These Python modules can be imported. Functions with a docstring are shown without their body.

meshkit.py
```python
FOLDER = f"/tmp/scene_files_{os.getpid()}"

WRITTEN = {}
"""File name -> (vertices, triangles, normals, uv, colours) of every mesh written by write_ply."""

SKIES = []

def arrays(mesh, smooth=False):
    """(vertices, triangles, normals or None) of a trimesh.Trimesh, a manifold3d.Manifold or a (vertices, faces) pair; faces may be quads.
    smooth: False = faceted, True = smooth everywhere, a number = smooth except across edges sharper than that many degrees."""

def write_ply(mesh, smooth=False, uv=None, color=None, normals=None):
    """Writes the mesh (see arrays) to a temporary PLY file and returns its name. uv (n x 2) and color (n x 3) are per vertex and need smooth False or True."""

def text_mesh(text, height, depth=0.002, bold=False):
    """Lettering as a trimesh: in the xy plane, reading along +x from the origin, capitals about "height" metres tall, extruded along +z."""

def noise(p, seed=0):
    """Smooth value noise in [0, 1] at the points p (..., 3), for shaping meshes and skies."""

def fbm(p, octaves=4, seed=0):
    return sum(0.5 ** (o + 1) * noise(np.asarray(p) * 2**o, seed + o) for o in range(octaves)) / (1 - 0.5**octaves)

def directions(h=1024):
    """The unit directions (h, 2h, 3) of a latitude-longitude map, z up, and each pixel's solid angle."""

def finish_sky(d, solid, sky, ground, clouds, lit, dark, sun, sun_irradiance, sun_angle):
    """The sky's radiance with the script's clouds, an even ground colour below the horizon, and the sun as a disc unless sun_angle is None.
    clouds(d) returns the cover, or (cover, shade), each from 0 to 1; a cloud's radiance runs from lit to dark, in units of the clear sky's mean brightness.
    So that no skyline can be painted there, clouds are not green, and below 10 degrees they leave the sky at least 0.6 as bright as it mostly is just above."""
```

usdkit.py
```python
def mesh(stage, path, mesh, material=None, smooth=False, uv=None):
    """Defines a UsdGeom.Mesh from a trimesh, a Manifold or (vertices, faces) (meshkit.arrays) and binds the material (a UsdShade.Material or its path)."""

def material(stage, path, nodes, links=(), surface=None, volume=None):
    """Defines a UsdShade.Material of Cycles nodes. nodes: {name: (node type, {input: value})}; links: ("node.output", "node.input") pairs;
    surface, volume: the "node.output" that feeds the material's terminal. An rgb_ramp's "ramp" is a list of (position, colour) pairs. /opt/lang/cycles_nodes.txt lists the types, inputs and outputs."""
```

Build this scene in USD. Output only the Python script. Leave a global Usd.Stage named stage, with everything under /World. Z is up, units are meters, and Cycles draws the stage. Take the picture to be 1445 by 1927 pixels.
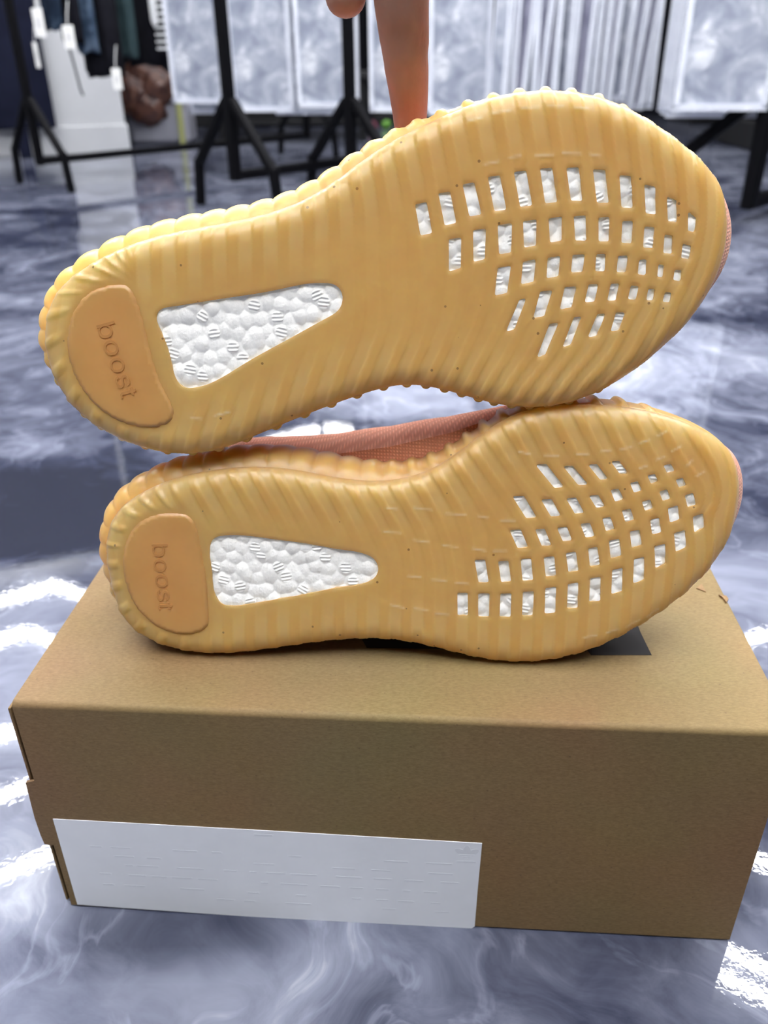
import math, random
import numpy as np, trimesh, manifold3d as m3, shapely
from shapely.geometry import Polygon, Point, LineString, MultiPolygon
from scipy.interpolate import splprep, splev, RBFInterpolator
from scipy.spatial import Delaunay, cKDTree
import usdkit, meshkit
from pxr import Usd, UsdGeom, UsdLux, Gf, Sdf, Vt, UsdShade

random.seed(7); RNG = np.random.default_rng(7)
stage = Usd.Stage.CreateInMemory()
UsdGeom.Xform.Define(stage, '/World'); UsdGeom.Scope.Define(stage, '/World/Looks')

# ------------------------------------------------------------------ camera
FPX, PITCH, ROLL, HC = 1550.2, 0.5080, -0.0103, 0.3966
IW, IH = 1445, 1927
fw = np.array([0, math.cos(PITCH), -math.sin(PITCH)]); up0 = np.array([0, math.sin(PITCH), math.cos(PITCH)]); rt0 = np.array([1., 0, 0])
RT = rt0*math.cos(ROLL)+up0*math.sin(ROLL); UP = -rt0*math.sin(ROLL)+up0*math.cos(ROLL)
C = np.array([0, 0, HC])
cam = UsdGeom.Camera.Define(stage, '/World/camera')
cam.AddTransformOp().Set(Gf.Matrix4d(*RT, 0, *UP, 0, *(-fw), 0, *C, 1))
cam.CreateHorizontalApertureAttr(36.0); cam.CreateVerticalApertureAttr(36.0*IH/IW)
cam.CreateFocalLengthAttr(36.0*FPX/IW)
cam.CreateClippingRangeAttr((0.02, 200.0))
cam.CreateFStopAttr(13.0); cam.CreateFocusDistanceAttr(0.352)
EXPOSURE = 0.36
cam.CreateExposureAttr(EXPOSURE)
TUBE_POWER = 48.0

def ray(x, y): return fw+RT*((x-IW/2)/FPX)-UP*((y-IH/2)/FPX)
def onz(x, y, z): d = ray(x, y); return C+d*(z-HC)/d[2]            # where a line of sight meets a level
def ony(x, y, Y): d = ray(x, y); return C+d*(Y/d[1])                # ... or a depth into the shop
def onplane(x, y, P, n): d = ray(x, y); return C+d*(((P-C)@n)/(d@n))

# ------------------------------------------------------------------ the dome: dim even fill of a closed room
dome = UsdLux.DomeLight.Define(stage, '/World/room_glow'); dome.CreateIntensityAttr(0.0); dome.CreateColorAttr(Gf.Vec3f(.9, .95, 1))

# ------------------------------------------------------------------ helpers
NAMES = {}
def path_for(name, parent):
    base = '/World' if parent is None else str(parent.GetPath())
    n = NAMES.get((base, name), 0); NAMES[(base, name)] = n+1
    return f"{base}/{name}" + (f"_{n:03d}" if n else '')
def tag(o, label=None, cat=None, group=None, kind=None):
    p = o.GetPrim() if hasattr(o, 'GetPrim') else o
    for k, v in (('label', label), ('category', cat), ('group', group), ('kind', kind)):
        if v: p.SetCustomDataByKey(k, v)
    return p
def thing(name, label, cat, loc=(0, 0, 0), group=None):
    x = UsdGeom.Xform.Define(stage, path_for(name, None)); x.AddTranslateOp().Set(Gf.Vec3d(*map(float, loc)))
    p = x.GetPrim(); ORIG[str(p.GetPath())] = np.asarray(loc, float)
    return tag(p, label, cat, group)
ORIG = {}
def origin(parent):
    while parent is not None and str(parent.GetPath()) not in ('/World', '/'):
        if str(parent.GetPath()) in ORIG: return ORIG[str(parent.GetPath())]
        parent = parent.GetParent()
    return np.zeros(3)
def obj(name, mesh, mat, parent=None, smooth=35, tone=None, label=None):
    """mesh in WORLD coordinates; stored relative to its thing's base"""
    v, f, n = meshkit.arrays(mesh, smooth)
    rel = v-origin(parent)
    m = usdkit.mesh(stage, path_for(name, parent), (rel, f), M[mat], False)
    if n is not None:
        m.CreateNormalsAttr(Vt.Vec3fArray.FromNumpy(n.astype(np.float32))); m.SetNormalsInterpolation("vertex")
    if tone is not None:
        src, val = tone
        _, i = cKDTree(src).query(v)
        UsdGeom.PrimvarsAPI(m).CreatePrimvar("tone", Sdf.ValueTypeNames.Color3fArray, "vertex").Set(Vt.Vec3fArray.FromNumpy(np.asarray(val, np.float32)[i]))
    p = m.GetPrim()
    if label: p.SetCustomDataByKey('label', label)
    return p
def struct(name, mesh, mat, label, cat, smooth=False, **k):
    return tag(obj(name, mesh, mat, None, smooth, **k), label, cat, kind='structure')
def box(c, s, R=None, bevel=0.0):
    s = np.asarray(s, float)
    if bevel > 0:
        pts = np.array([[x, y, z] for x in (-1, 1) for y in (-1, 1) for z in (-1, 1)])*(s/2)
        out = []
        for p in pts:
            sg = np.sign(p)
            for k in range(3):
                q = p.copy()
                for j in range(3):
                    if j != k: q[j] -= sg[j]*bevel
                out.append(q)
        b = trimesh.convex.convex_hull(np.array(out))
    else: b = trimesh.creation.box(s)
    if R is not None: b.vertices = b.vertices@np.asarray(R)
    b.apply_translation(c); return b
def bar(p, q, w, bevel=.004):
    """square steel tube from p to q"""
    p, q = np.asarray(p, float), np.asarray(q, float); d = q-p; L = np.linalg.norm(d); z = d/L
    h = np.array([0, 0, 1.]) if abs(z[2]) < .9 else np.array([.74, -.67, 0]); x = np.cross(h, z); x /= np.linalg.norm(x); y = np.cross(z, x)
    return box((p+q)/2, (w, w, L), np.array([x, y, z]), bevel)
def tube(pts, r, n=10):
    pts = np.asarray(pts, float); r = np.broadcast_to(r, len(pts))
    t = np.gradient(pts, axis=0); t /= np.linalg.norm(t, axis=1, keepdims=True)
    h = np.array([0, 0, 1.]) if abs(t[0][2]) < .9 else np.array([1., 0, 0])
    V, F = [], []
    for i in range(len(pts)):
        x = np.cross(h, t[i]); x /= np.linalg.norm(x); y = np.cross(t[i], x)
        a = np.arange(n)*2*np.pi/n
        V.append(pts[i]+r[i]*(np.cos(a)[:, None]*x+np.sin(a)[:, None]*y))
    for i in range(len(pts)-1):
        for k in range(n):
            a, b = i*n+k, i*n+(k+1) % n
            F += [[a, b, b+n], [a, b+n, a+n]]
    V = np.vstack(V+[pts[:1], pts[-1:]]); e = len(V)
    for k in range(n):
        F.append([e-2, (k+1) % n, k]); F.append([e-1, (len(pts)-1)*n+k, (len(pts)-1)*n+(k+1) % n])
    return trimesh.Trimesh(V, F, process=False)
cat_ = trimesh.util.concatenate
def smoothstep(a, b, x): t = np.clip((x-a)/(b-a), 0, 1); return t*t*(3-2*t)
def closed_spline(P, n, s=0.0):
    P = np.asarray(P, float); P = np.vstack([P, P[:1]])
    tck, _ = splprep(P.T, s=s, per=True)
    q = np.array(splev(np.linspace(0, 1, 4000, endpoint=False), tck)).T
    return resample(q, n)
def resample(q, n):
    q = np.vstack([q, q[:1]]); d = np.r_[0, np.cumsum(np.linalg.norm(np.diff(q, axis=0), axis=1))]
    t = np.linspace(0, d[-1], n, endpoint=False)
    return np.stack([np.interp(t, d, q[:, k]) for k in (0, 1)], 1)
def rings_mesh(R, close_last=False, cap=None):
    R = np.asarray(R); k, n, _ = R.shape; i = np.arange(n); j = (i+1) % n; F = []
    for a in range(k-1):
        F.append(np.stack([a*n+i, a*n+j, (a+1)*n+j], 1)); F.append(np.stack([a*n+i, (a+1)*n+j, (a+1)*n+i], 1))
    V = R.reshape(-1, 3)
    if close_last:
        c = len(V); V = np.vstack([V, R[-1].mean(0)[None]]); F.append(np.stack([(k-1)*n+i, (k-1)*n+j, np.full(n, c)], 1))
    return V, np.vstack(F)

# ------------------------------------------------------------------ materials
def mat(name, nodes, links, surface='p.BSDF'):
    M[name] = usdkit.material(stage, '/World/Looks/'+name, nodes, links, surface=surface)
M = {}
def plain(name, col, rough=.5, **k):
    mat(name, {"p": ("principled_bsdf", {"base_color": col, "roughness": rough, **k})}, [])
def mottled(name, ramp, scale, rough=.6, detail=6, bump=0.0, bscale=None, bdist=.001, distortion=0, **k):
    nodes = {"tc": ("texture_coordinate", {}), "n": ("noise_texture", {"scale": scale, "detail": detail, "roughness": .6, "distortion": distortion}),
             "r": ("rgb_ramp", {"ramp": ramp}), "p": ("principled_bsdf", {"roughness": rough, **k})}
    links = [("tc.object", "n.vector"), ("n.fac", "r.fac"), ("r.color", "p.base_color")]
    if bump:
        nodes["n2"] = ("noise_texture", {"scale": bscale or scale*4, "detail": 3}); nodes["b"] = ("bump", {"strength": bump, "distance": bdist})
        links += [("tc.object", "n2.vector"), ("n2.fac", "b.height"), ("b.normal", "p.normal")]
    mat(name, nodes, links)

# epoxy floor: poured metallic pigment, large tone and painted reflections in the mesh attribute, fine flow in warped noise, glossy clear coat
mat('epoxy', {
    "g": ("geometry", {}), "at": ("attribute", {"attribute": "tone"}),
    "w1": ("noise_texture", {"scale": 2.2, "detail": 4, "roughness": .55}),
    "sc": ("vector_math", {"math_type": "multiply_add", "vector2": (.55, .55, .55)}),
    "n": ("noise_texture", {"scale": 3.6, "detail": 9, "roughness": .58, "distortion": 1.6}),
    "n3": ("noise_texture", {"scale": 9.0, "detail": 6, "roughness": .6, "distortion": 2.4}),
    "sx": ("separate_color", {"color_type": "rgb"}),
    "m1": ("math", {"math_type": "multiply_add", "value2": 1.5, "value3": -.73}),
    "m2": ("math", {"math_type": "multiply_add", "value2": .34, "value3": -.17}),
    "v0": ("noise_texture", {"scale": 4.6, "detail": 5, "roughness": .5, "distortion": 2.2}), "v1": ("math", {"math_type": "subtract", "value2": .5}), "v2": ("math", {"math_type": "absolute"}),
    "v3": ("math", {"math_type": "multiply_add", "value2": -34., "value3": 1., "use_clamp": True}), "v4": ("math", {"math_type": "multiply", "value2": .13}), "a3": ("math", {"math_type": "add"}),
    "a1": ("math", {"math_type": "add"}), "a2": ("math", {"math_type": "add"}),
    "r": ("rgb_ramp", {"ramp": [(0, (.006, .008, .02)), (.2, (.018, .022, .046)), (.38, (.065, .072, .108)), (.52, (.12, .13, .18)), (.75, (.21, .225, .29)), (1, (.40, .42, .48))]}),
    "bn": ("noise_texture", {"scale": 260., "detail": 2}), "bn2": ("noise_texture", {"scale": 14., "detail": 2}),
    "b2": ("bump", {"strength": .012, "distance": .004}), "b": ("bump", {"strength": .022, "distance": .001}),
    "p": ("principled_bsdf", {"roughness": .55, "metallic": 0.0, "coat_weight": 1.0, "coat_roughness": .015, "coat_ior": 1.5, "specular_ior_level": .08})},
    [("g.position", "w1.vector"), ("w1.color", "sc.vector1"), ("g.position", "sc.vector3"), ("sc.vector", "n.vector"), ("sc.vector", "n3.vector"),
     ("at.color", "sx.color"), ("n.fac", "m1.value1"), ("n3.fac", "m2.value1"), ("m1.value", "a1.value1"), ("m2.value", "a1.value2"),
     ("a1.value", "a2.value1"), ("sx.r", "a2.value2"), ("sc.vector", "v0.vector"), ("v0.fac", "v1.value1"), ("v1.value", "v2.value1"), ("v2.value", "v3.value1"), ("v3.value", "v4.value1"), ("a2.value", "a3.value1"), ("v4.value", "a3.value2"), ("a3.value", "r.fac"), ("r.color", "p.base_color"),
     ("g.position", "bn.vector"), ("g.position", "bn2.vector"), ("bn2.fac", "b2.height"), ("bn.fac", "b.height"), ("b2.normal", "b.normal"), ("b.normal", "p.coat_normal"), ("b.normal", "p.normal")])
mottled('wall_paint', [(.3, (.46, .47, .49)), (.7, (.53, .54, .56))], 3, .6)
mottled('ceiling_paint', [(.3, (.055, .056, .06)), (.7, (.075, .076, .08))], 2, .9, specular_ior_level=.1)
mottled('dark_wall', [(.3, (.008, .008, .011)), (.7, (.02, .02, .025))], 2, .7, specular_ior_level=.08)
plain('steel', (.003, .003, .004), .5, specular_ior_level=.06)
mat('tube_light', {"e": ("emission", {"color": (.98, .985, 1.0), "strength": TUBE_POWER})}, [], 'e.emission')
plain('fixture', (.8, .8, .8), .5)
# gum rubber: translucent, tone painted per vertex by rubber thickness, with light and shade painted into the sidewall
mat('gum', {"at": ("attribute", {"attribute": "tone"}), "tc": ("texture_coordinate", {}),
    "n": ("noise_texture", {"scale": 70., "detail": 5, "roughness": .6}), "mx": ("mix", {"mix_type": "overlay", "fac": .16}),
    "n2": ("noise_texture", {"scale": 1400., "detail": 2}), "n3": ("noise_texture", {"scale": 160., "detail": 1}),
    "b2": ("bump", {"strength": .12, "distance": .0012}), "b": ("bump", {"strength": .05, "distance": .0003}),
    "sp": ("voronoi_texture", {"scale": 95., "feature": "f1"}), "lt": ("math", {"math_type": "less_than", "value2": .055}), "dk": ("mix", {"mix_type": "mix", "color2": (.10, .06, .03)}),
    "lm": ("math", {"math_type": "multiply", "value2": .7}),
    "p": ("principled_bsdf", {"roughness": .36, "specular_ior_level": .42, "subsurface_weight": .55, "subsurface_scale": .005, "subsurface_radius": (1.0, .55, .22)})},
    [("tc.object", "n.vector"), ("tc.object", "n2.vector"), ("tc.object", "n3.vector"), ("tc.object", "sp.vector"), ("at.color", "mx.color1"), ("n.fac", "mx.color2"), ("mx.color", "dk.color1"),
     ("sp.distance", "lt.value1"), ("lt.value", "lm.value1"), ("lm.value", "dk.fac"), ("dk.color", "p.base_color"),
     ("n3.fac", "b2.height"), ("n2.fac", "b.height"), ("b2.normal", "b.normal"), ("b.normal", "p.normal")])
mottled('pad_rubber', [(.3, (.52, .255, .078)), (.7, (.57, .29, .095))], 60, .38, bump=.05, bscale=900, bdist=.0003, subsurface_weight=.4, subsurface_scale=.004, subsurface_radius=(1., .5, .2))
plain('letter_rubber', (.43, .20, .06), .45)
mottled('foam', [(.3, (.91, .90, .87)), (.7, (.95, .94, .90))], 220, .55, bump=.25, bscale=2200, bdist=.0003, subsurface_weight=.25, subsurface_scale=.003, subsurface_radius=(1., 1., 1.))
mat('knit', {"tc": ("texture_coordinate", {}), "w": ("wave_texture", {"wave_type": "bands", "bands_direction": "x", "scale": 210., "distortion": .6}), "w2": ("wave_texture", {"wave_type": "bands", "bands_direction": "z", "scale": 210., "distortion": .6}),
    "mu": ("mix", {"mix_type": "multiply", "fac": 1.0}), "b": ("bump", {"strength": .5, "distance": .0006}),
    "r": ("rgb_ramp", {"ramp": [(0, (.55, .21, .115)), (1, (.80, .36, .22))]}), "p": ("principled_bsdf", {"roughness": .85, "sheen_weight": .2})},
    [("tc.object", "w.vector"), ("tc.object", "w2.vector"), ("w.color", "mu.color1"), ("w2.color", "mu.color2"), ("mu.color", "r.fac"), ("mu.color", "b.height"), ("r.color", "p.base_color"), ("b.normal", "p.normal")])
# kraft board
mat('kraft', {"tc": ("texture_coordinate", {}), "mp": ("mapping", {"scale": (1, 3, 3)}), "n": ("noise_texture", {"scale": 420., "detail": 4, "roughness": .7}), "n2": ("noise_texture", {"scale": 9., "detail": 4}),
    "r": ("rgb_ramp", {"ramp": [(.25, (.165, .104, .043)), (.5, (.21, .137, .059)), (.75, (.255, .17, .078))]}), "mx": ("mix", {"mix_type": "soft_light", "fac": .25}),
    "vo": ("voronoi_texture", {"scale": 150., "feature": "f1"}), "lt": ("math", {"math_type": "less_than", "value2": .07}), "lm": ("math", {"math_type": "multiply", "value2": .55}), "dk": ("mix", {"color2": (.12, .075, .04)}),
    "b": ("bump", {"strength": .08, "distance": .0004}), "p": ("principled_bsdf", {"roughness": .68, "specular_ior_level": .3})},
    [("tc.object", "mp.vector"), ("mp.vector", "n.vector"), ("tc.object", "n2.vector"), ("tc.object", "vo.vector"), ("n.fac", "r.fac"), ("r.color", "mx.color1"), ("n2.color", "mx.color2"), ("vo.distance", "lt.value1"), ("lt.value", "lm.value1"),
     ("mx.color", "dk.color1"), ("lm.value", "dk.fac"), ("dk.color", "p.base_color"), ("n.fac", "b.height"), ("b.normal", "p.normal")])
mottled('board_edge', [(.3, (.20, .12, .055)), (.7, (.30, .19, .09))], 300, .9)
plain('print_ink', (.022, .021, .023), .7, specular_ior_level=.2)
mottled('paper', [(.3, (.80, .82, .86)), (.7, (.84, .86, .90))], 40, .5)
plain('faint_ink', (.74, .76, .80), .6)
mottled('skin', [(.3, (.27, .165, .125)), (.7, (.33, .205, .16))], 60, .48, bump=.18, bscale=500, bdist=.0006, specular_ior_level=.25, subsurface_weight=.18, subsurface_scale=.004, subsurface_radius=(1., .35, .2))
plain('nail', (.66, .38, .30), .3)
def plastic(name, ramp, scale, opaque, dist=1.5):
    mat(name, {"tc": ("texture_coordinate", {}), "n": ("noise_texture", {"scale": scale, "detail": 7, "roughness": .65, "distortion": dist}), "r": ("rgb_ramp", {"ramp": ramp}),
        "b": ("bump", {"strength": .6, "distance": .01}), "p": ("principled_bsdf", {"roughness": .28, "specular_ior_level": .6}),
        "t": ("transparent_bsdf", {"color": (.93, .95, 1)}), "mx": ("mix_closure", {"fac": opaque})},
        [("tc.object", "n.vector"), ("n.fac", "r.fac"), ("r.color", "p.base_color"), ("n.fac", "b.height"), ("b.normal", "p.normal"), ("t.BSDF", "mx.closure1"), ("p.BSDF", "mx.closure2")], 'mx.closure')
plastic('clear_bag', [(.34, (.24, .265, .34)), (.48, (.36, .39, .47)), (.56, (.50, .53, .60)), (.66, (.9, .92, .96))], 13, .84, .6)  # white end of the ramp paints crinkle highlights into the film
plastic('smoky_bag', [(.3, (.20, .20, .28)), (.5, (.33, .33, .43)), (.7, (.6, .61, .72))], 7, .85, .35)
plastic('seam_plastic', [(.3, (.60, .63, .72)), (.7, (.80, .83, .90))], 12, .92)
mottled('white_cloth', [(.3, (.72, .74, .76)), (.7, (.84, .85, .87))], 8, .8)
mottled('denim', [(.3, (.004, .007, .014)), (.55, (.011, .019, .035)), (.72, (.05, .075, .115))], 14, .85, specular_ior_level=.08)
mottled('black_cloth', [(.3, (.003, .003, .005)), (.7, (.009, .009, .013))], 14, .9, specular_ior_level=.08)
mottled('faded_denim', [(.3, (.008, .015, .03)), (.5, (.035, .055, .09)), (.68, (.11, .15, .21))], 16, .85, specular_ior_level=.08)
mottled('grey_green_cloth', [(.3, (.014, .026, .03)), (.7, (.035, .058, .064))], 10, .9, specular_ior_level=.08)
mottled('navy_panel', [(.3, (.004, .005, .014)), (.7, (.009, .011, .026))], 6, .6, specular_ior_level=.08)
mottled('brown_goods', [(.3, (.012, .004, .004)), (.48, (.055, .017, .011)), (.6, (.10, .038, .018)), (.72, (.24, .20, .21))], 16, .5, distortion=1.)
plain('grey_bin', (.25, .25, .29), .35)
plain('olive_pole', (.25, .26, .10), .5)
plain('red_cloth', (.12, .025, .045), .8)
plain('green_leaf', (.08, .22, .02), .5)
plain('tag_card', (.80, .80, .78), .5)
plain('faint_print_grey', (.62, .62, .62), .6)
plain('dark_wood', (.010, .010, .011), .6, specular_ior_level=.15)

# ------------------------------------------------------------------ setting
def floor_mesh():
    def axis(lo, hi, near_lo, near_hi, fine, coarse):
        return np.unique(np.round(np.r_[np.arange(lo, near_lo, coarse), np.arange(near_lo, near_hi, fine), np.arange(near_hi, hi+coarse, coarse)], 5))
    X = axis(-5, 5, -2.4, 2.4, .02, .1); Y = axis(-4, 9, .1, 4.2, .02, .1)
    gx, gy = np.meshgrid(X, Y); P = np.stack([gx, gy, 0*gx], -1).reshape(-1, 3)
    w = np.stack([meshkit.fbm(P*np.array([1.6, 1.6, 1])+o, 4, s) for o, s in ((0., 1), (7.3, 5))], 1)-.5
    q = P[:, :2]+.35*w; q2 = P[:, :2]+.10*w+.03*(np.stack([meshkit.noise(P*9+o, 21) for o in (0., 3.)], 1)-.5)
    t = .40+.24*(meshkit.fbm(np.c_[q*2.3, 0*q[:, 0]], 4, 11)-.5)*2
    for (px, py, sx, sy, amp) in FLOOR_MARKS:                # pigment pools, dark and pale; some pale ones paint in reflected bags
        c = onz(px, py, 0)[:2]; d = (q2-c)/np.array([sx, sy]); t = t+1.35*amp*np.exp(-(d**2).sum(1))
    n = len(X); i = np.arange(len(Y)-1)[:, None]*n+np.arange(n-1)[None]; i = i.ravel()
    F = np.vstack([np.stack([i, i+1, i+n+1], 1), np.stack([i, i+n+1, i+n], 1)])
    return trimesh.Trimesh(P, F, process=False), (P, np.repeat(np.clip(t, -.3, 1.3)[:, None], 3, 1))
# (photo x, photo y, half-size x and y in metres, tone): pigment pools, and pale marks that paint in reflections of white bags
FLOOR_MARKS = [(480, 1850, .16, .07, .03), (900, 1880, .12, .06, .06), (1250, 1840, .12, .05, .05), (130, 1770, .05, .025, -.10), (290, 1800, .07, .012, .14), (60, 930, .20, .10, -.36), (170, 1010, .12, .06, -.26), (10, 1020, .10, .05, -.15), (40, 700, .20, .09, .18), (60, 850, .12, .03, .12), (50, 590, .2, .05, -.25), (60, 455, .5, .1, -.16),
               (40, 1240, .08, .05, .10), (40, 1400, .07, .07, .12), (330, 1730, .05, .03, -.14), (560, 1790, .06, .03, .09), (250, 1830, .06, .04, .08), (430, 1800, .05, .02, .05), (700, 1820, .04, .02, .12),
               (640, 1880, .02, .03, -.22), (900, 1850, .07, .04, -.06), (1100, 1820, .06, .03, -.06), (1410, 950, .10, .06, -.18), (1420, 1150, .12, .1, .10),
               (1300, 700, .25, .15, .14), (1420, 600, .2, .05, -.12), (800, 740, .2, .1, .12), (700, 820, .15, .05, -.12), (60, 1600, .04, .05, .16), (30, 1800, .05, .05, .06)]
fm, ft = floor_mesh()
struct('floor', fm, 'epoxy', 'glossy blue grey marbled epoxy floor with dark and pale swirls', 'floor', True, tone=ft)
CEIL = 2.25
struct('ceiling', box((0, 2.5, CEIL+.05), (10, 13, .1)), 'ceiling_paint', 'dark painted shop ceiling behind the hexagon lights', 'ceiling')
wl = onz(243, 286, 0); wl2 = onz(0, 296, 0)
dwl = (wl-wl2)/np.linalg.norm(wl-wl2); nwl = np.array([-dwl[1], dwl[0], 0])
wall_c = (wl+wl-dwl*4.0)/2+nwl*.06
Rw = np.array([dwl, nwl, [0, 0, 1.]])
struct('wall_left', box(wall_c+[0, 0, CEIL/2], (4.0, .12, CEIL), Rw), 'wall_paint', 'white wall end behind the left clothes rack', 'wall')
struct('baseboard_left', box((wl+wl-dwl*4.0)/2-nwl*.006+[0, 0, .06], (4.02, .012, .12), Rw, .004), 'wall_paint', 'low white skirting board along the left wall', 'baseboard')
struct('wall_back', box((0, 8.6, CEIL/2), (10, .1, CEIL)), 'dark_wall', 'dark wall at the far end of the shop', 'wall')
struct('wall_right', box((4.6, 2.5, CEIL/2), (.1, 13, CEIL)), 'dark_wall', 'dark side wall right of the racks', 'wall')
struct('wall_far_left', box((-4.8, 2.5, CEIL/2), (.1, 13, CEIL)), 'wall_paint', 'white side wall far left', 'wall')
struct('wall_front', box((0, -3.9, CEIL/2), (10, .1, CEIL)), 'dark_wall', 'dark wall behind the photographer', 'wall')

# hexagon tube lights on the ceiling
def hexlight(cx, cy, radii, label):
    t = thing('hexagon_light', label, 'ceiling light', (cx, cy, CEIL), 'hexagon tube lights on the ceiling')
    for R in radii:
        V = [np.array([cx+R*math.sin(k*math.pi/3), cy+R*math.cos(k*math.pi/3), CEIL-.045]) for k in range(6)]
        for k in range(6):
            a, b = V[k], V[(k+1) % 6]; d = (b-a)/np.linalg.norm(b-a)
            obj('tube', bar(a+d*.012, b-d*.012, .036, .008), 'tube_light', t, False)
        for k in range(6): obj('joint', box(V[k]+[0, 0, .03], (.06, .06, .03), None, .008), 'fixture', t, False)
for cx, cy, rr, lab in [
        (-2.2, 3.6, (1.0, .5), 'double hexagon tube light over the far left corner'),
        (-1.1, 1.9, (.80,), 'single hexagon tube light over the left of the shoe box'),
        (.76, 1.31, (1.0, .87), 'closely doubled hexagon tube light over the right of the shoe box'),
        (2.3, 3.0, (1.0, .5), 'double hexagon tube light over the right rack'),
        (.1, 4.0, (1.0, .5), 'double hexagon tube light over the middle racks'),
        (-.75, -.35, (.72, .4), 'double hexagon tube light over the photographer, left one'),
        (.75, -.55, (.72, .4), 'double hexagon tube light over the photographer, right one'),
        (-.5, 6.2, (1.0,), 'single hexagon tube light over the back of the shop')]:
    k_ = (CEIL-.045+HC)/(2.7+HC)
    hexlight(cx*k_, cy*k_, [r*k_ for r in rr], lab)

# ------------------------------------------------------------------ shoe box
BX, BY, BYAW, BW, BH = -.1703, .2829, -.0687, .345, .1427
ex = np.array([math.cos(BYAW), math.sin(BYAW), 0]); ey = np.array([-math.sin(BYAW), math.cos(BYAW), 0]); ez = np.array([0, 0, 1.])
BO = np.array([BX, BY, 0]); RB = np.array([ex, ey, ez]); BD = .222
def B(a, b, c): return BO+ex*a+ey*b+ez*c
def front(px, py): P = onplane(px, py, BO, ey)-BO; return np.array([P@ex, P@ez])
sb = thing('shoe_box', 'brown kraft cardboard shoe box standing on the marbled floor under the sneakers', 'box', B(BW/2, BD/2, 0))
T = .0018
obj('body', box(B(BW/2, BD/2+.002, (BH-.004)/2), (BW-.008, BD-.008, BH-.004), RB, .001), 'kraft', sb, False)
# lid: one bent sheet, top + front, with a rounded fold
def lid_profile(r=.003):
    pts = [(BD, BH)]
    for k in range(9):
        a = math.pi/2+k/8*math.pi/2; pts.append((r+r*math.cos(a), BH-r+r*math.sin(a)))
    pts.append((0, .0015)); return pts
def sheet(profile, a0, a1, th, na=60, bow=0.0):
    pr = np.array(profile); d = np.gradient(pr, axis=0); d /= np.linalg.norm(d, axis=1, keepdims=True); nn = np.stack([-d[:, 1], d[:, 0]], 1)
    inn = pr+nn*th
    loop = np.vstack([pr, inn[::-1]]); xs = np.linspace(a0, a1, na); V = []
    for x in xs:
        z = loop[:, 1]+bow*math.sin(math.pi*(x-a0)/(a1-a0))
        V.append(BO+ex*x+ey*loop[:, :1]+ez*z[:, None])
    n = len(loop); V = np.vstack(V); F = []
    for i in range(na-1):
        for k in range(n):
            a, b = i*n+k, i*n+(k+1) % n; F += [[a, a+n, b+n], [a, b+n, b]]
    h = len(pr)
    for base, fl in ((0, 1), ((na-1)*n, 0)):
        for k in range(h-1):
            q = [base+k, base+k+1, base+n-2-k, base+n-1-k]
            F += [[q[0], q[1], q[2]], [q[0], q[2], q[3]]] if fl else [[q[0], q[2], q[1]], [q[0], q[3], q[2]]]
    m = trimesh.Trimesh(V, F, process=False); m.fix_normals(); return m
obj('lid', sheet(lid_profile(), .0016, BW-.0005, T), 'kraft', sb, 40)
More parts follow.
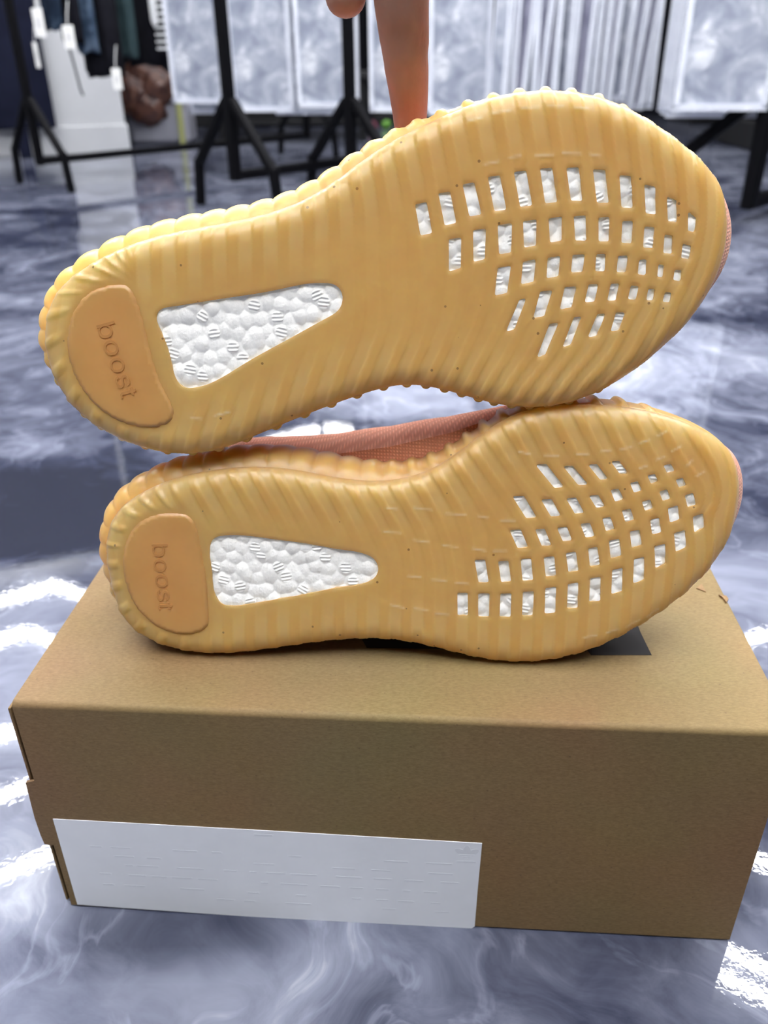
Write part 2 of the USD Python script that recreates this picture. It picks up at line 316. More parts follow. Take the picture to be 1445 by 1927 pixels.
# tuck tab that pokes out at the left edge of the front panel
tab = [front(*p) for p in ((70, 1471), (50, 1475), (54, 1490), (67, 1540), (78, 1572), (85, 1588), (95, 1590), (110, 1588))]
g = trimesh.creation.extrude_polygon(Polygon(tab).buffer(.0006), .0014); V = g.vertices.copy(); g.vertices = BO+V[:, :1]*ex+V[:, 1:2]*ez+(V[:, 2:3]+.0002)*ey
obj('tuck_tab', g, 'kraft', sb, False)
# left side: two layers of board whose raw edges show beside the front panel
obj('side_panel', box(B(-.0022, BD/2+.001, BH/2-.0025), (.0013, BD-.004, BH-.007), RB, .0003), 'kraft', sb, False)
obj('side_panel', box(B(.0006, BD/2+.004, BH/2-.001), (.0011, BD-.010, BH-.006), RB, .0003), 'board_edge', sb, False)
obj('side_panel', box(B(BW+.0006, BD/2+.002, BH/2), (.0012, BD-.006, BH-.004), RB, .0003), 'kraft', sb, False)
# slots and torn tabs near the right rear of the lid
def top(px, py): return onz(px, py, BH+.0004)
def flat_on_top(pts, th, z0=BH):
    P = np.array([onz(x, y, z0)[:2] for x, y in pts]); g = trimesh.creation.extrude_polygon(Polygon(P).buffer(0), th); g.apply_translation((0, 0, z0-.0001)); return g
obj('slot_tab', flat_on_top([(1310, 1108), (1320, 1100), (1328, 1115)], .0006), 'board_edge', sb, False, label='small torn slot in the lid')
obj('slot_tab', flat_on_top([(1352, 1122), (1366, 1124), (1370, 1130), (1366, 1136), (1359, 1127)], .0012), 'board_edge', sb, False)
# three slanting stripes printed on the lid (mostly hidden by the lower sneaker)
for q in ([(1205, 1190), (1226, 1233), (1112, 1233), (1050, 1150), (1190, 1150)], [(985, 1150), (1040, 1226), (905, 1224), (850, 1150)], [(800, 1150), (838, 1222), (690, 1219), (650, 1150)]):
    obj('printed_stripe', flat_on_top(q, .00025), 'print_ink', sb, False, label='black stripe printed on the lid')
# paper label with show-through print
lab = [front(*p) for p in ((100, 1540), (500, 1562), (907, 1586), (899, 1670), (893, 1742), (886, 1747), (872, 1746), (640, 1735), (400, 1719), (146, 1701))]
def on_front(poly, th, off):
    gg = poly.geoms if hasattr(poly, 'geoms') else [poly]
    out = []
    for p in gg:
        g = trimesh.creation.extrude_polygon(p, th); V = g.vertices.copy(); g.vertices = BO+V[:, :1]*ex+V[:, 1:2]*ez-(V[:, 2:3]+off)*ey; g.invert(); out.append(g)
    return cat_(out)
lb = obj('paper_label', on_front(Polygon(lab), .0003, .0001), 'paper', sb, False, label='blank white paper sticker with faint grey print')
c0 = front(885, 1746)
def lq(px, py, w, h):
    p = front(px, py); return shapely.box(p[0], p[1]-h, p[0]+w, p[1])
lines = []
r_ = random.Random(3)
for row, (y0, y1) in enumerate(((1590, 1625), (1606, 1644), (1622, 1660), (1640, 1680), (1660, 1700), (1676, 1716))):
    x = 170+row*6
    while x < 850:
        w = r_.uniform(14, 60)
        if r_.random() < .7:
            k = (x-170)/700; lines.append(lq(x, y0+k*(y1-y0), w*.000235, .0011))
        x += w+r_.uniform(5, 30)
lines.append(lq(478, 1568, .009, .0013))
obj('faint_print', on_front(shapely.union_all(lines), .00004, .0004), 'faint_ink', lb, False)
tc = front(878, 1606); s_ = .0046
def leaf(ang):
    e = shapely.affinity.scale(Point(0, 0).buffer(1, 24), .42*s_, 1.0*s_); e = shapely.affinity.translate(e, 0, .55*s_)
    return shapely.affinity.translate(shapely.affinity.rotate(e, ang, origin=(0, 0)), tc[0], tc[1]-.2*s_)
tre = shapely.union_all([leaf(0), leaf(52), leaf(-52)])
for k in range(3): tre = tre.difference(shapely.box(tc[0]-2*s_, tc[1]-(.10+.26*k)*s_, tc[0]+2*s_, tc[1]-(-.02+.26*k)*s_))
tre = tre.intersection(shapely.box(tc[0]-2*s_, tc[1]-.85*s_, tc[0]+2*s_, tc[1]+2*s_))
tre = shapely.union_all([tre, shapely.box(tc[0]-1.0*s_, tc[1]-1.35*s_, tc[0]+1.0*s_, tc[1]-1.1*s_)])
obj('faint_emblem', on_front(tre, .00004, .0004), 'faint_ink', lb, False, label='faint three leaf emblem')

# ------------------------------------------------------------------ sneakers
A0, A1 = onz(400, 1249, BH+.0002), onz(1000, 1263, BH+.0002)
LEAN = math.radians(14)
yaw_ = math.atan2((A1-A0)[1], (A1-A0)[0])
SX = np.array([math.cos(yaw_), math.sin(yaw_), 0]); back = np.array([-math.sin(yaw_), math.cos(yaw_), 0])
SY = back*math.sin(LEAN)+ez*math.cos(LEAN); SN = np.cross(SX, SY)
def S(px, py): P = onplane(px, py, A0, SN)-A0; return np.array([P@SX, P@SY])
def Sw(v): v = np.asarray(v); return A0+v[..., :1]*SX+v[..., 1:2]*SY+v[..., 2:3]*SN
def SS(pts, ox=0, oy=0, sc=1.0): return np.array([S(ox+x/sc, oy+y/sc) for x, y in pts])

def quads(txt, ox, oy, sc):
    rows = []
    for r in txt.strip().split('\n'):
        rows.append([np.array(list(map(float, w.split(',')))) for w in r.split()])
    out = []
    for r in rows:        # xl_top, xr_top, ytl, ytr, xl_bot, xr_bot, ybl, ybr
        out.append([SS([(q[0], q[2]), (q[1], q[3]), (q[5], q[7]), (q[4], q[6])], ox, oy, sc) for q in r])
    return out
TOPQ = """197,240,480,472,217,260,594,585 282,325,440,433,305,348,557,548 370,413,407,399,395,440,525,517 462,507,380,374,486,530,505,500 557,602,362,357,580,625,490,484 652,697,350,346,671,716,477,472 748,795,347,345,765,808,467,468 845,892,352,354,860,905,474,475 942,987,372,376,950,993,491,493 1034,1076,405,415,1040,1078,512,517 1118,1156,450,463,1122,1157,540,544 1198,1230,500,528,1197,1222,575,580
320,366,608,600,320,364,726,712 408,456,575,568,410,452,690,680 498,551,556,548,503,548,663,655 590,640,542,535,594,639,638,630 683,733,532,524,689,732,620,612 775,820,523,520,781,822,612,613 866,907,528,525,866,905,615,615 953,994,541,540,950,989,620,622 1035,1074,560,562,1030,1067,637,640 1110,1142,588,593,1105,1138,657,660 1178,1211,622,630,1172,1203,675,680
498,547,712,704,487,533,813,803 590,638,690,680,583,630,772,762 680,727,675,668,676,720,750,742 771,817,664,662,765,808,728,727 858,893,662,660,854,889,724,724 938,976,668,666,932,968,727,728 1016,1044,682,680,1010,1040,735,738 1087,1109,698,700,1083,1105,744,745 1148,1175,718,720,1142,1171,756,760
577,604,828,822,527,560,946,935 653,699,798,793,627,669,895,887 742,788,782,779,724,768,864,855 830,866,772,770,815,853,838,834 911,944,770,768,898,930,832,830 985,1015,776,778,974,1004,826,828 1050,1077,788,788,1042,1068,830,830 1112,1137,800,802,1102,1130,836,838
687,722,916,911,640,672,1040,1028 776,806,892,888,733,765,1003,992 862,893,880,878,826,860,966,960 930,965,875,874,910,942,944,940"""
BOTQ = """618,658,292,290,686,722,375,373 716,750,297,295,772,808,366,364 805,838,292,290,850,880,347,346 886,918,280,280,920,952,326,326 1076,1104,296,291,1090,1119,325,318
536,578,405,403,586,624,483,482 638,676,416,414,674,710,477,475 727,764,412,409,760,793,468,465 808,843,402,400,836,868,446,443 886,915,382,378,902,936,424,418 955,985,358,352,970,1000,393,386 1018,1046,332,326,1032,1059,363,355 1120,1148,348,341,1134,1162,378,370
526,567,525,523,556,594,590,588 617,652,522,520,642,676,583,581 695,731,517,513,717,750,566,562 778,813,503,499,797,831,552,548 856,886,484,478,870,902,530,524 926,958,456,449,940,973,499,491 998,1030,425,418,1010,1041,458,452 1061,1090,390,382,1074,1103,425,416 1154,1185,405,396,1165,1197,448,440
402,440,631,630,417,453,713,711 486,523,636,634,497,533,711,708 566,604,628,626,573,611,706,703 648,686,622,618,656,693,693,689 727,763,607,601,736,773,675,671 806,840,590,585,813,849,656,650 880,919,563,557,887,926,628,618 955,992,530,526,962,1000,590,580 1028,1062,490,483,1036,1070,544,535 1092,1130,450,440,1100,1136,502,490
341,378,748,748,342,379,828,829 415,456,750,750,415,454,834,834 494,534,751,750,491,531,834,835 574,614,745,742,571,610,831,831 654,693,731,727,651,690,822,820 734,772,717,711,731,770,805,803 813,852,697,691,810,850,780,777 892,931,668,660,889,928,754,745 970,1009,630,622,967,1007,717,705 1044,1084,586,576,1047,1087,664,648 1115,1156,540,528,1121,1160,607,590 1183,1224,482,470,1189,1226,539,522"""
TOPD = [SS(q, 680, 140, 1.953) for q in ([(450, 335), (500, 325)], [(540, 310), (580, 305)], [(635, 305), (700, 300)], [(735, 295), (800, 297)], [(832, 298), (870, 305)], [(390, 180), (440, 165)], [(480, 150), (540, 140)], [(585, 130), (650, 127)], [(680, 125), (735, 125)], [(775, 127), (830, 133)])]+[SS(q, 40, 380, 2.125) for q in ([(690, 860), (730, 862)], [(780, 850), (840, 835)])]
BOTD = [SS(q, 680, 720, 1.889) for q in ([(90, 445), (125, 450)], [(190, 445), (250, 452)], [(300, 465), (370, 470)], [(415, 475), (450, 480)], [(495, 490), (545, 490)], [(80, 530), (140, 535)], [(185, 560), (240, 567)], [(290, 578), (340, 585)], [(395, 590), (440, 598)], [(470, 598), (515, 598)], [(165, 687), (210, 692)], [(250, 700), (300, 705)], [(335, 712), (380, 715)], [(105, 790), (150, 800)], [(190, 803), (235, 808)], [(265, 820), (310, 825)], [(560, 245), (600, 255)], [(650, 258), (700, 260)], [(765, 255), (805, 255)], [(850, 245), (885, 240)], [(920, 238), (960, 230)], [(990, 215), (1025, 205)], [(1055, 190), (1085, 175)], [(990, 305), (1015, 297)], [(1050, 275), (1080, 265)], [(1105, 245), (1140, 228)], [(1160, 297), (1180, 280)], [(1195, 335), (1225, 320)], [(870, 890), (915, 880)], [(945, 870), (990, 850)], [(790, 905), (835, 900)], [(1020, 835), (1060, 812)])]
TOP = dict(
    outline=[(703, 285), (745, 262), (786, 240), (828, 219), (873, 200), (923, 184), (973, 173), (1030, 168), (1090, 170), (1140, 183), (1190, 205), (1240, 232), (1290, 266), (1328, 300), (1355, 335), (1372, 370), (1379, 410), (1376, 450), (1366, 495), (1350, 535), (1326, 573), (1300, 605), (1268, 638), (1232, 670), (1190, 702), (1140, 733), (1090, 753), (1040, 764), (990, 766), (940, 762), (895, 752), (850, 738), (800, 727), (760, 725), (720, 731), (680, 744), (640, 757), (600, 771), (560, 787), (520, 804), (480, 821), (440, 837), (400, 849), (360, 855), (320, 854), (290, 849), (250, 838), (210, 820), (172, 799), (142, 773), (118, 745), (100, 710), (88, 675), (82, 640), (82, 605), (90, 575), (106, 549), (128, 526), (153, 505), (190, 484), (228, 467), (266, 453), (303, 441), (360, 430), (416, 420), (463, 409), (510, 398), (558, 381), (608, 353), (655, 320)],
    heel=[(300, 590), (306, 582), (326, 577), (420, 562), (520, 546), (616, 533), (634, 537), (644, 551), (646, 567), (638, 583), (620, 596), (540, 640), (460, 685), (385, 724), (366, 729), (349, 727), (338, 716), (326, 680), (312, 635)],
    pad=[(40+x/2.125, 380+y/2.125) for x, y in [(193, 570), (205, 480), (240, 400), (300, 350), (370, 330), (430, 330), (460, 350), (480, 400), (500, 480), (540, 620), (590, 760), (620, 820), (618, 870), (580, 890), (500, 900), (420, 880), (340, 840), (270, 770), (220, 680)]],
    q=quads(TOPQ, 680, 140, 1.953), off=(1, 2, 4, 5, 7), text=[(189, 612), (236, 748)], xh=25,
    heelU=lambda: [(S(x, y), 1-(797-x)/47.5) for x in (150, 250, 350, 450, 550, 650, 740) for y in (420, 500, 600)]+[(S(x-30, 690), 1-(797-x)/47.5) for x in (200, 300, 400, 500, 600, 700)]+[(S(x-62, 790), 1-(797-x)/47.5) for x in (250, 350, 450, 550, 650)],
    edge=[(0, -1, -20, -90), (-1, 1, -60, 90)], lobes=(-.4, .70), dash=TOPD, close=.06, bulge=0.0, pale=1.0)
BOT = dict(
    outline=[(682, 910), (720, 910), (759, 906), (807, 888), (855, 862), (902, 826), (934, 805), (976, 782), (1019, 771), (1077, 765), (1146, 767), (1209, 774), (1262, 786), (1312, 806), (1358, 830), (1390, 862), (1404, 905), (1405, 945), (1396, 990), (1378, 1035), (1345, 1082), (1303, 1121), (1257, 1156), (1215, 1184), (1170, 1208), (1130, 1223), (1082, 1240), (1040, 1250), (998, 1254), (958, 1253), (918, 1248), (878, 1241), (839, 1232), (800, 1221), (760, 1214), (720, 1211), (680, 1210), (630, 1213), (580, 1218), (530, 1225), (480, 1232), (430, 1237), (385, 1237), (345, 1233), (310, 1225), (285, 1214), (262, 1203), (242, 1190), (226, 1170), (214, 1145), (203, 1110), (196, 1078), (192, 1045), (194, 1015), (203, 988), (215, 966), (230, 952), (249, 940), (274, 926), (301, 913), (335, 902), (368, 894), (410, 888), (451, 885), (492, 885), (534, 887), (565, 891), (596, 897), (640, 905)],
    heel=[(160+x/2.408, 740+y/2.408) for x, y in [(564, 705), (570, 675), (590, 655), (625, 646), (700, 645), (850, 662), (1000, 682), (1150, 708), (1275, 733), (1305, 748), (1324, 776), (1327, 805), (1315, 836), (1285, 854), (1150, 882), (1000, 912), (850, 938), (700, 963), (650, 966), (615, 952), (592, 925), (580, 880), (572, 800)]],
    pad=[(160+x/2.408, 740+y/2.408) for x, y in [(170, 760), (180, 680), (210, 610), (270, 565), (340, 545), (430, 540), (480, 555), (505, 600), (525, 680), (545, 780), (560, 900), (565, 1000), (560, 1060), (520, 1085), (450, 1095), (380, 1085), (310, 1050), (250, 1000), (205, 930), (178, 850)]],
    q=quads(BOTQ, 680, 720, 1.889), off=(6, 4, 3, 2, 1), text=[(287, 1023), (300, 1146)], xh=23,
    heelU=lambda: [(S(x, y), 1-(870-x)/42.) for x in (300, 400, 500, 600, 700, 790) for y in (1050, 1130, 1215)]+[(S(x-35, 970), 1-(870-x)/42.) for x in (330, 430, 530, 630, 730, 800)]+[(S(x-75, 900), 1-(870-x)/42.) for x in (400, 500, 600, 700, 800)],
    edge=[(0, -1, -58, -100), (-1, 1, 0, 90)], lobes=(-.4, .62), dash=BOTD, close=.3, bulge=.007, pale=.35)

def build_shoe(D, name, label, cfwd):
    ol = closed_spline(SS(D['outline']), 1100, s=2e-6)
    poly = Polygon(ol)
    if Polygon(ol).exterior.is_ccw is False: ol = ol[::-1]
    cen = ol.mean(0); amin, amax = ol[:, 0].min(), ol[:, 0].max(); L = amax-amin
    base = Sw(np.array([cen[0], ol[:, 1].min(), -.03]))
    t = thing(name, label, 'sneaker', base)
    tang = np.roll(ol, -1, 0)-np.roll(ol, 1, 0); tang /= np.linalg.norm(tang, axis=1, keepdims=True)
    N = np.stack([tang[:, 1], -tang[:, 0]], 1)
    k = np.ones(41)/41; N = np.stack([np.convolve(np.r_[N[-20:, j], N[:, j], N[:20, j]], k, 'valid') for j in (0, 1)], 1); N /= np.linalg.norm(N, axis=1, keepdims=True)
    # column field: whole numbers at the window columns, halves along the ribs
    pts, val = [], []
    for r, (row, o) in enumerate(zip(D['q'], D['off'])):
        for j, q in enumerate(row):
            u = j+o if not (name == 'sneaker' and len(row) == 5 and j == 4) else 11
            for p in (q[:2].mean(0), q[2:].mean(0)): pts.append(p); val.append(u)
    for ri, sg, dx, dy in D['edge']:
        row, o = D['q'][ri], D['off'][ri]
        for j, q in enumerate(row[:11]):
            if name == 'sneaker' and len(row) == 5 and j == 4: continue
            e = q[:2].mean(0) if sg < 0 else q[2:].mean(0)
            px = .000235; pts.append(e+np.array([dx, -dy])*px); val.append(j+o)
    for p, u in D['heelU'](): pts.append(p); val.append(u)
    P_ = np.array(pts); P_[:] += 1e-6*RNG.random(P_.shape)
    U = RBFInterpolator(P_, np.array(val), kernel='thin_plate_spline', smoothing=2e-6, degree=1)
    # windows
    holes = [Polygon(q).buffer(-.0006).buffer(.0006, 4) for row in D['q'] for q in row]
    hw = Polygon(closed_spline(SS(D['heel']), 160, s=1e-7)); padp = Polygon(closed_spline(SS(D['pad']), 160, s=1e-6))
    H = shapely.union_all(holes+[hw]); solid = poly.difference(H)
    # points
    h = .00085
    def seg_pts(ring, d): n = max(8, int(ring.length/d)); return np.array([ring.interpolate(i/n, normalized=True).coords[0] for i in range(n)])
    bpts = [ol] + [seg_pts(g.exterior, h*.75) for g in holes+[hw]]
    xs = np.arange(amin, amax, h); ys = np.arange(ol[:, 1].min(), ol[:, 1].max(), h)
    gx, gy = np.meshgrid(xs, ys); gx = gx+(np.arange(len(ys)) % 2)[:, None]*h/2
    G = np.stack([gx.ravel(), gy.ravel()], 1)
    shapely.prepare(solid)
    inside = shapely.contains_xy(solid, G[:, 0], G[:, 1]); G = G[inside]
    Bp = np.vstack(bpts); dB, _ = cKDTree(Bp).query(G); G = G[dB > h*.55]
    V2 = np.vstack([Bp, G]); tri = Delaunay(V2).simplices
    cc = V2[tri].mean(1); e2 = solid.buffer(1e-6); shapely.prepare(e2); tri = tri[shapely.contains_xy(e2, cc[:, 0], cc[:, 1])]
    a_ = V2[tri]; ar = (a_[:, 1, 0]-a_[:, 0, 0])*(a_[:, 2, 1]-a_[:, 0, 1])-(a_[:, 1, 1]-a_[:, 0, 1])*(a_[:, 2, 0]-a_[:, 0, 0])
    tri[ar < 0] = tri[ar < 0][:, ::-1]; tri = tri[np.abs(ar) > 1e-12]
    kd = cKDTree(closed_spline(ol[::4], 4000)); dE, _ = kd.query(V2)
    def edge_drop(d, R=.010, kk=.62): q = np.clip(R-d, 0, R); return kk*(R-np.sqrt(np.maximum(R*R-q*q, 0)))
    def face_c(P, dE):
        tt = np.clip((P[:, 0]-(amax-.075))/.075, 0, 1)
        return -edge_drop(dE)-.004*tt**2
    u = U(V2); w = np.abs(u-np.round(u)); rib = smoothstep(.23, .31, w)
    back_ = smoothstep(amin+.048, amin+.03, V2[:, 0])
    dpad = shapely.distance(padp, shapely.points(V2)); dhw = shapely.distance(hw, shapely.points(V2)); dH = shapely.distance(H, shapely.points(V2))
    fade = smoothstep(.001, .006, dpad)*smoothstep(.002, .006, dhw)
    fore = smoothstep(.40, .52, (V2[:, 0]-amin)/L)
    rib_h = rib*((.22+.16*fore)+.62*smoothstep(.024, .012, dE))*fade
    # short radial ribs round the back of the heel
    ang = np.arctan2(V2[:, 1]-(cen[1]), V2[:, 0]-(amin+.05)); s_arc = ang*.045
    rr = np.abs((s_arc/.0098) % 1-.5)*2; radial = smoothstep(.45, .2, rr)*smoothstep(.016, .012, dE)*smoothstep(.0005, .003, dpad)
    rib_all = rib_h*(1-back_)+radial*back_
    edge_rib = smoothstep(.010, .004, dE)
    c = face_c(V2, dE)+.00036*rib_all*(1+1.2*edge_rib)-.0003*np.exp(-(dH/.0005)**2)
    # tone: thicker rubber on the ribs is deeper orange, thin rubber over the foam is paler
    n1 = meshkit.fbm(np.c_[V2*90, 0*V2[:, 0]], 3, 3)
    cell = meshkit.noise(np.c_[np.round(u)*3.7, np.floor(V2[:, 1]/.012)*2.3, 0*u+1.5], 9)
    thin = (1-rib)*smoothstep(.028, .012, dE)*smoothstep(.0, .004, dpad)*(.35+.65*cell)
    base_t, deep, pale = np.array([.70, .36, .105]), np.array([.65, .32, .088]), np.array([.76, .45, .165])
    tn = base_t+(deep-base_t)*(rib_all*.65)[:, None]
    tn = tn+(pale-tn)*np.clip(thin*.62+.25*(n1-.5)*(1-rib), 0, 1)[:, None]
    tn = tn+(np.array([.80, .44, .165])-tn)*(smoothstep(.006, .0, dE)*.5)[:, None]
    dd_ = shapely.distance(shapely.MultiLineString([q for q in D['dash']]), shapely.points(V2)); dl_ = np.exp(-(dd_/.00045)**2)
    c = c+.00022*dl_; tn = tn+(np.array([.92, .72, .46])-tn)*(dl_*.42)[:, None]
    nb = len(V2)
    cb = face_c(V2, dE)-.0032
    V3 = np.vstack([np.c_[V2, c], np.c_[V2, np.maximum(cb, -.0105)]])
    F = [tri, tri[:, ::-1]+nb]
    ed = np.sort(np.vstack([tri[:, [0, 1]], tri[:, [1, 2]], tri[:, [2, 0]]]), 1); dirs = np.vstack([tri[:, [0, 1]], tri[:, [1, 2]], tri[:, [2, 0]]])
    _, inv, cnt = np.unique(ed, axis=0, return_inverse=True, return_counts=True); be = dirs[cnt[inv.ravel()] == 1]
    F.append(np.stack([be[:, 1], be[:, 0], be[:, 0]+nb], 1)); F.append(np.stack([be[:, 1], be[:, 0]+nb, be[:, 1]+nb], 1))
    V3[:, 2] += cfwd
    W3 = Sw(V3)
    obj('outsole', trimesh.Trimesh(W3, np.vstack(F), process=False), 'gum', t, 50, tone=(W3, np.vstack([tn, tn*np.array([1.08, 1.15, 1.3])])))
    # raised heel pad with lettering
    def sheet_poly(pl, hh, cf, name_, mat_, parent, hstep):
        ring = seg_pts(pl.exterior, hstep*.8); x0, y0, x1, y1 = pl.bounds
        gx, gy = np.meshgrid(np.arange(x0, x1, hstep), np.arange(y0, y1, hstep)); G = np.stack([gx.ravel(), gy.ravel()], 1)
        G = G[shapely.contains_xy(pl.buffer(-hstep*.6), G[:, 0], G[:, 1])]
        V = np.vstack([ring, G]); tr = Delaunay(V).simplices; ccx = V[tr].mean(1); tr = tr[shapely.contains_xy(pl, ccx[:, 0], ccx[:, 1])]
        a_ = V[tr]; ar = (a_[:, 1, 0]-a_[:, 0, 0])*(a_[:, 2, 1]-a_[:, 0, 1])-(a_[:, 1, 1]-a_[:, 0, 1])*(a_[:, 2, 0]-a_[:, 0, 0]); tr[ar < 0] = tr[ar < 0][:, ::-1]
        d = shapely.distance(pl.exterior, shapely.points(V)); de, _ = kd.query(V)
        z = face_c(V, de)-.0006+(hh+.0006)*np.sqrt(np.clip(1-(1-np.clip(d/.0016, 0, 1))**2, 0, 1))
        return obj(name_, trimesh.Trimesh(Sw(np.c_[V, z+cfwd]), tr, process=False), mat_, parent, True)
    pad = sheet_poly(padp, .0008, None, 'heel_pad', 'pad_rubber', t, .0012)
    p0, p1 = S(*D['text'][0]), S(*D['text'][1]); d = (p1-p0); Lt = np.linalg.norm(d); d /= Lt; nrm = np.array([-d[1], d[0]])  # letter tops point to the right (nrm)
    tm = meshkit.text_mesh('boost', .0075, .00035); v = tm.vertices.copy(); v[:, 0] -= v[:, 0].min(); sx = Lt/v[:, 0].max()
    xh = D['xh']*.000235/.0055
    q2 = p0+np.outer(v[:, 0]*sx, d)+np.outer(v[:, 1]*xh, nrm)
    de, _ = kd.query(q2)
    tm.vertices = Sw(np.c_[q2, face_c(q2, de)+.00078+v[:, 2]+cfwd])
    obj('lettering', tm, 'letter_rubber', pad, False, label='worn lower case lettering moulded in the heel pad')
    # foam seen through the windows
    def foam(region, name_, step, depth, sp):
        x0, y0, x1, y1 = region.bounds
        xs = np.arange(x0, x1, step); ys = np.arange(y0, y1, step); gx, gy = np.meshgrid(xs, ys); G = np.stack([gx.ravel(), gy.ravel()], 1)
        ok = shapely.contains_xy(region, G[:, 0], G[:, 1]).reshape(len(ys), len(xs))
        sxg, syg = np.meshgrid(np.arange(x0-sp, x1+sp, sp), np.arange(y0-sp, y1+sp, sp*.87)); sxg = sxg+(np.arange(len(sxg)) % 2)[:, None]*sp/2
        sd = np.stack([sxg.ravel(), syg.ravel()], 1)+RNG.uniform(-.30, .30, (sxg.size, 2))*sp
        hgt = RNG.uniform(.6, 1.15, len(sd)); rid = (np.arange(len(sd)) % 5 == 1); ra = RNG.normal(0, .25, len(sd))
        dd, ii = cKDTree(sd).query(G, k=3)
        hts = .0015*hgt[ii]*(1-(dd/(sp*.82))**2)
        z = .00009*np.log(np.exp(hts/.00009).sum(1)); i0 = ii[np.arange(len(G)), hts.argmax(1)]; d0 = np.linalg.norm(G-sd[i0], axis=1)
        rel = G-sd[i0]; yy = rel[:, 1]*np.cos(ra[i0])-rel[:, 0]*np.sin(ra[i0])
        m = rid[i0]*smoothstep(sp*.44, sp*.36, d0)
        z = z*(1-m)+m*(.0012+.00028*np.sin(2*np.pi*yy/.0016))
        z = z+.00012*(meshkit.noise(np.c_[G*1500, 0*z], 4)-.5)
        de, _ = kd.query(G)
        z = z-depth-.004*np.clip((G[:, 0]-(amax-.075))/.075, 0, 1)**2
        idx = -np.ones(len(G), int); n = len(xs)
        cell = (ok[:-1, :-1] & ok[1:, :-1] & ok[:-1, 1:] & ok[1:, 1:]); jj, kk2 = np.nonzero(cell); b0 = jj*n+kk2
        F = np.vstack([np.stack([b0, b0+1, b0+n+1], 1), np.stack([b0, b0+n+1, b0+n], 1)])
        used = np.unique(F); idx[used] = np.arange(len(used))
        return obj(name_, trimesh.Trimesh(Sw(np.c_[G, z+cfwd])[used], idx[F], process=False), 'foam', t, True)
    foam(hw.buffer(.0012), 'foam_insert', .0003, .0022, .0060)
    foam(shapely.union_all([g.buffer(.0012) for g in holes]), 'foam_midsole', .0004, .0021, .0056)
    # sidewall: ribbed rubber cup round the plate
    M_ = len(ol); per = np.linalg.norm(np.roll(ol, -1, 0)-ol, axis=1); arc = np.r_[0, np.cumsum(per)[:-1]]; Ltot = per.sum()
    uo = U(ol); kn = []
    for i in range(M_):
        j = (i+1) % M_; a, b = uo[i]-.5, uo[j]-.5
        if N[i, 0] > -.62 and ol[i, 0] < amax-.030 and np.floor(a) != np.floor(b): kn.append(arc[i])
    hb = [i for i in range(M_) if N[i, 0] <= -.62]
    lo = arc[hb].min(), arc[hb].max()
    if lo[1]-lo[0] > Ltot*.5:
        lo = (arc[[i for i in hb if arc[i] > Ltot/2]].min(), arc[[i for i in hb if arc[i] < Ltot/2]].max()+Ltot)
    nk = max(3, int(round((lo[1]-lo[0])/.0092))); kn += [x % Ltot for x in np.linspace(lo[0], lo[1], nk+1)[:-1]+.5*(lo[1]-lo[0])/nk]
    kn = np.sort(np.array(kn)); keep = [kn[0]]
    for x in kn[1:]:
        if x-keep[-1] > .0052: keep.append(x)
    kn = np.array(keep); ke = np.r_[kn-Ltot, kn, kn+Ltot]
    i_ = np.searchsorted(ke, arc); dl, dr = arc-ke[i_-1], ke[i_]-arc; dn = np.minimum(dl, dr); gap = np.clip(dl+dr, .005, .011)
    narrow = np.sqrt(np.clip(1-(dn/.0021)**2, 0, 1)); lobe = np.sqrt(np.clip(1-(dn/(gap*.56))**2, 0, 1))
    toe = smoothstep(amax-.035, amax-.055, ol[:, 0])
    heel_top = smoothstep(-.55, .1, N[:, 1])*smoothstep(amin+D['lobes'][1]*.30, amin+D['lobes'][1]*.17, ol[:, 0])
    narrow = narrow*(.35+.65*toe)*np.where(ol[:, 0] > amax-.05, smoothstep(amax-.022, amax-.05, ol[:, 0]), 1)
    flare = .0002+.0042*heel_top
    hs = .019+.011*smoothstep(amin+.20, amin+.10, ol[:, 0])
    lowside = np.clip(-N[:, 1], 0, 1)
    R = []; tones = []
    cedge = -.0062-.004*np.clip((ol[:, 0]-(amax-.075))/.075, 0, 1)**2
    for cz, ff, bw, ins in ((0.0006, 0, .0, -.0010), (-.0006, .08, .5, -.0001), (-.002, .3, .85, .0004), (-.0045, .62, 1, .0006), (-.008, .85, 1, .0008), (-.012, 1, 1, .0008), (-.017, 1, 1, .0006), (-1, .8, .85, -.0006), (-1.06, .5, .3, -.0022), (-1.06, 0, 0, -.006)):
        zc = cedge+cz if cz > -.5 else cedge-hs*abs(cz)
        if cz > -.5: zc = cedge+np.maximum(cz, -hs*.9)
        b_ = (narrow*.0019)*(1-heel_top)+(lobe*.0024)*heel_top
        off = flare*ff+b_*bw+ins
        q = ol+N*off[:, None]
        q = q+np.array([0, 1.])*(np.abs(zc-cedge)*.27*lowside)[:, None]
        R.append(np.c_[q, zc+cfwd])
        lt = np.clip(.35+.5*heel_top+.2*lobe, 0, 1)*D['pale']  # rim glow painted on the heel top, dimmed by pale for shade
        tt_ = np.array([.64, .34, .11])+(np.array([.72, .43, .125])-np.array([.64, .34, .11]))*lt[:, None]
        arch = (smoothstep(.2, .34, (ol[:, 0]-amin)/L)*smoothstep(.70, .58, (ol[:, 0]-amin)/L)*smoothstep(.2, .6, N[:, 1])*(1-.6*narrow)*(.25+.75*(cz <= -.017)))[:, None]   # thin wall: the knit shows through
        tones.append(tt_+(np.array([.52, .24, .13])-tt_)*arch*.8)
    V, F = rings_mesh(np.array(R)); Wm = Sw(V)
    m = trimesh.Trimesh(Wm, F[:, ::-1], process=False)
    obj('sidewall', m, 'gum', t, 60, tone=(Wm, np.vstack(tones)))
    # knit upper
    up = Polygon(ol).buffer(D['close']).buffer(-D['close']-.0005); uo_ = resample(np.array(up.exterior.coords)[:-1], 360)
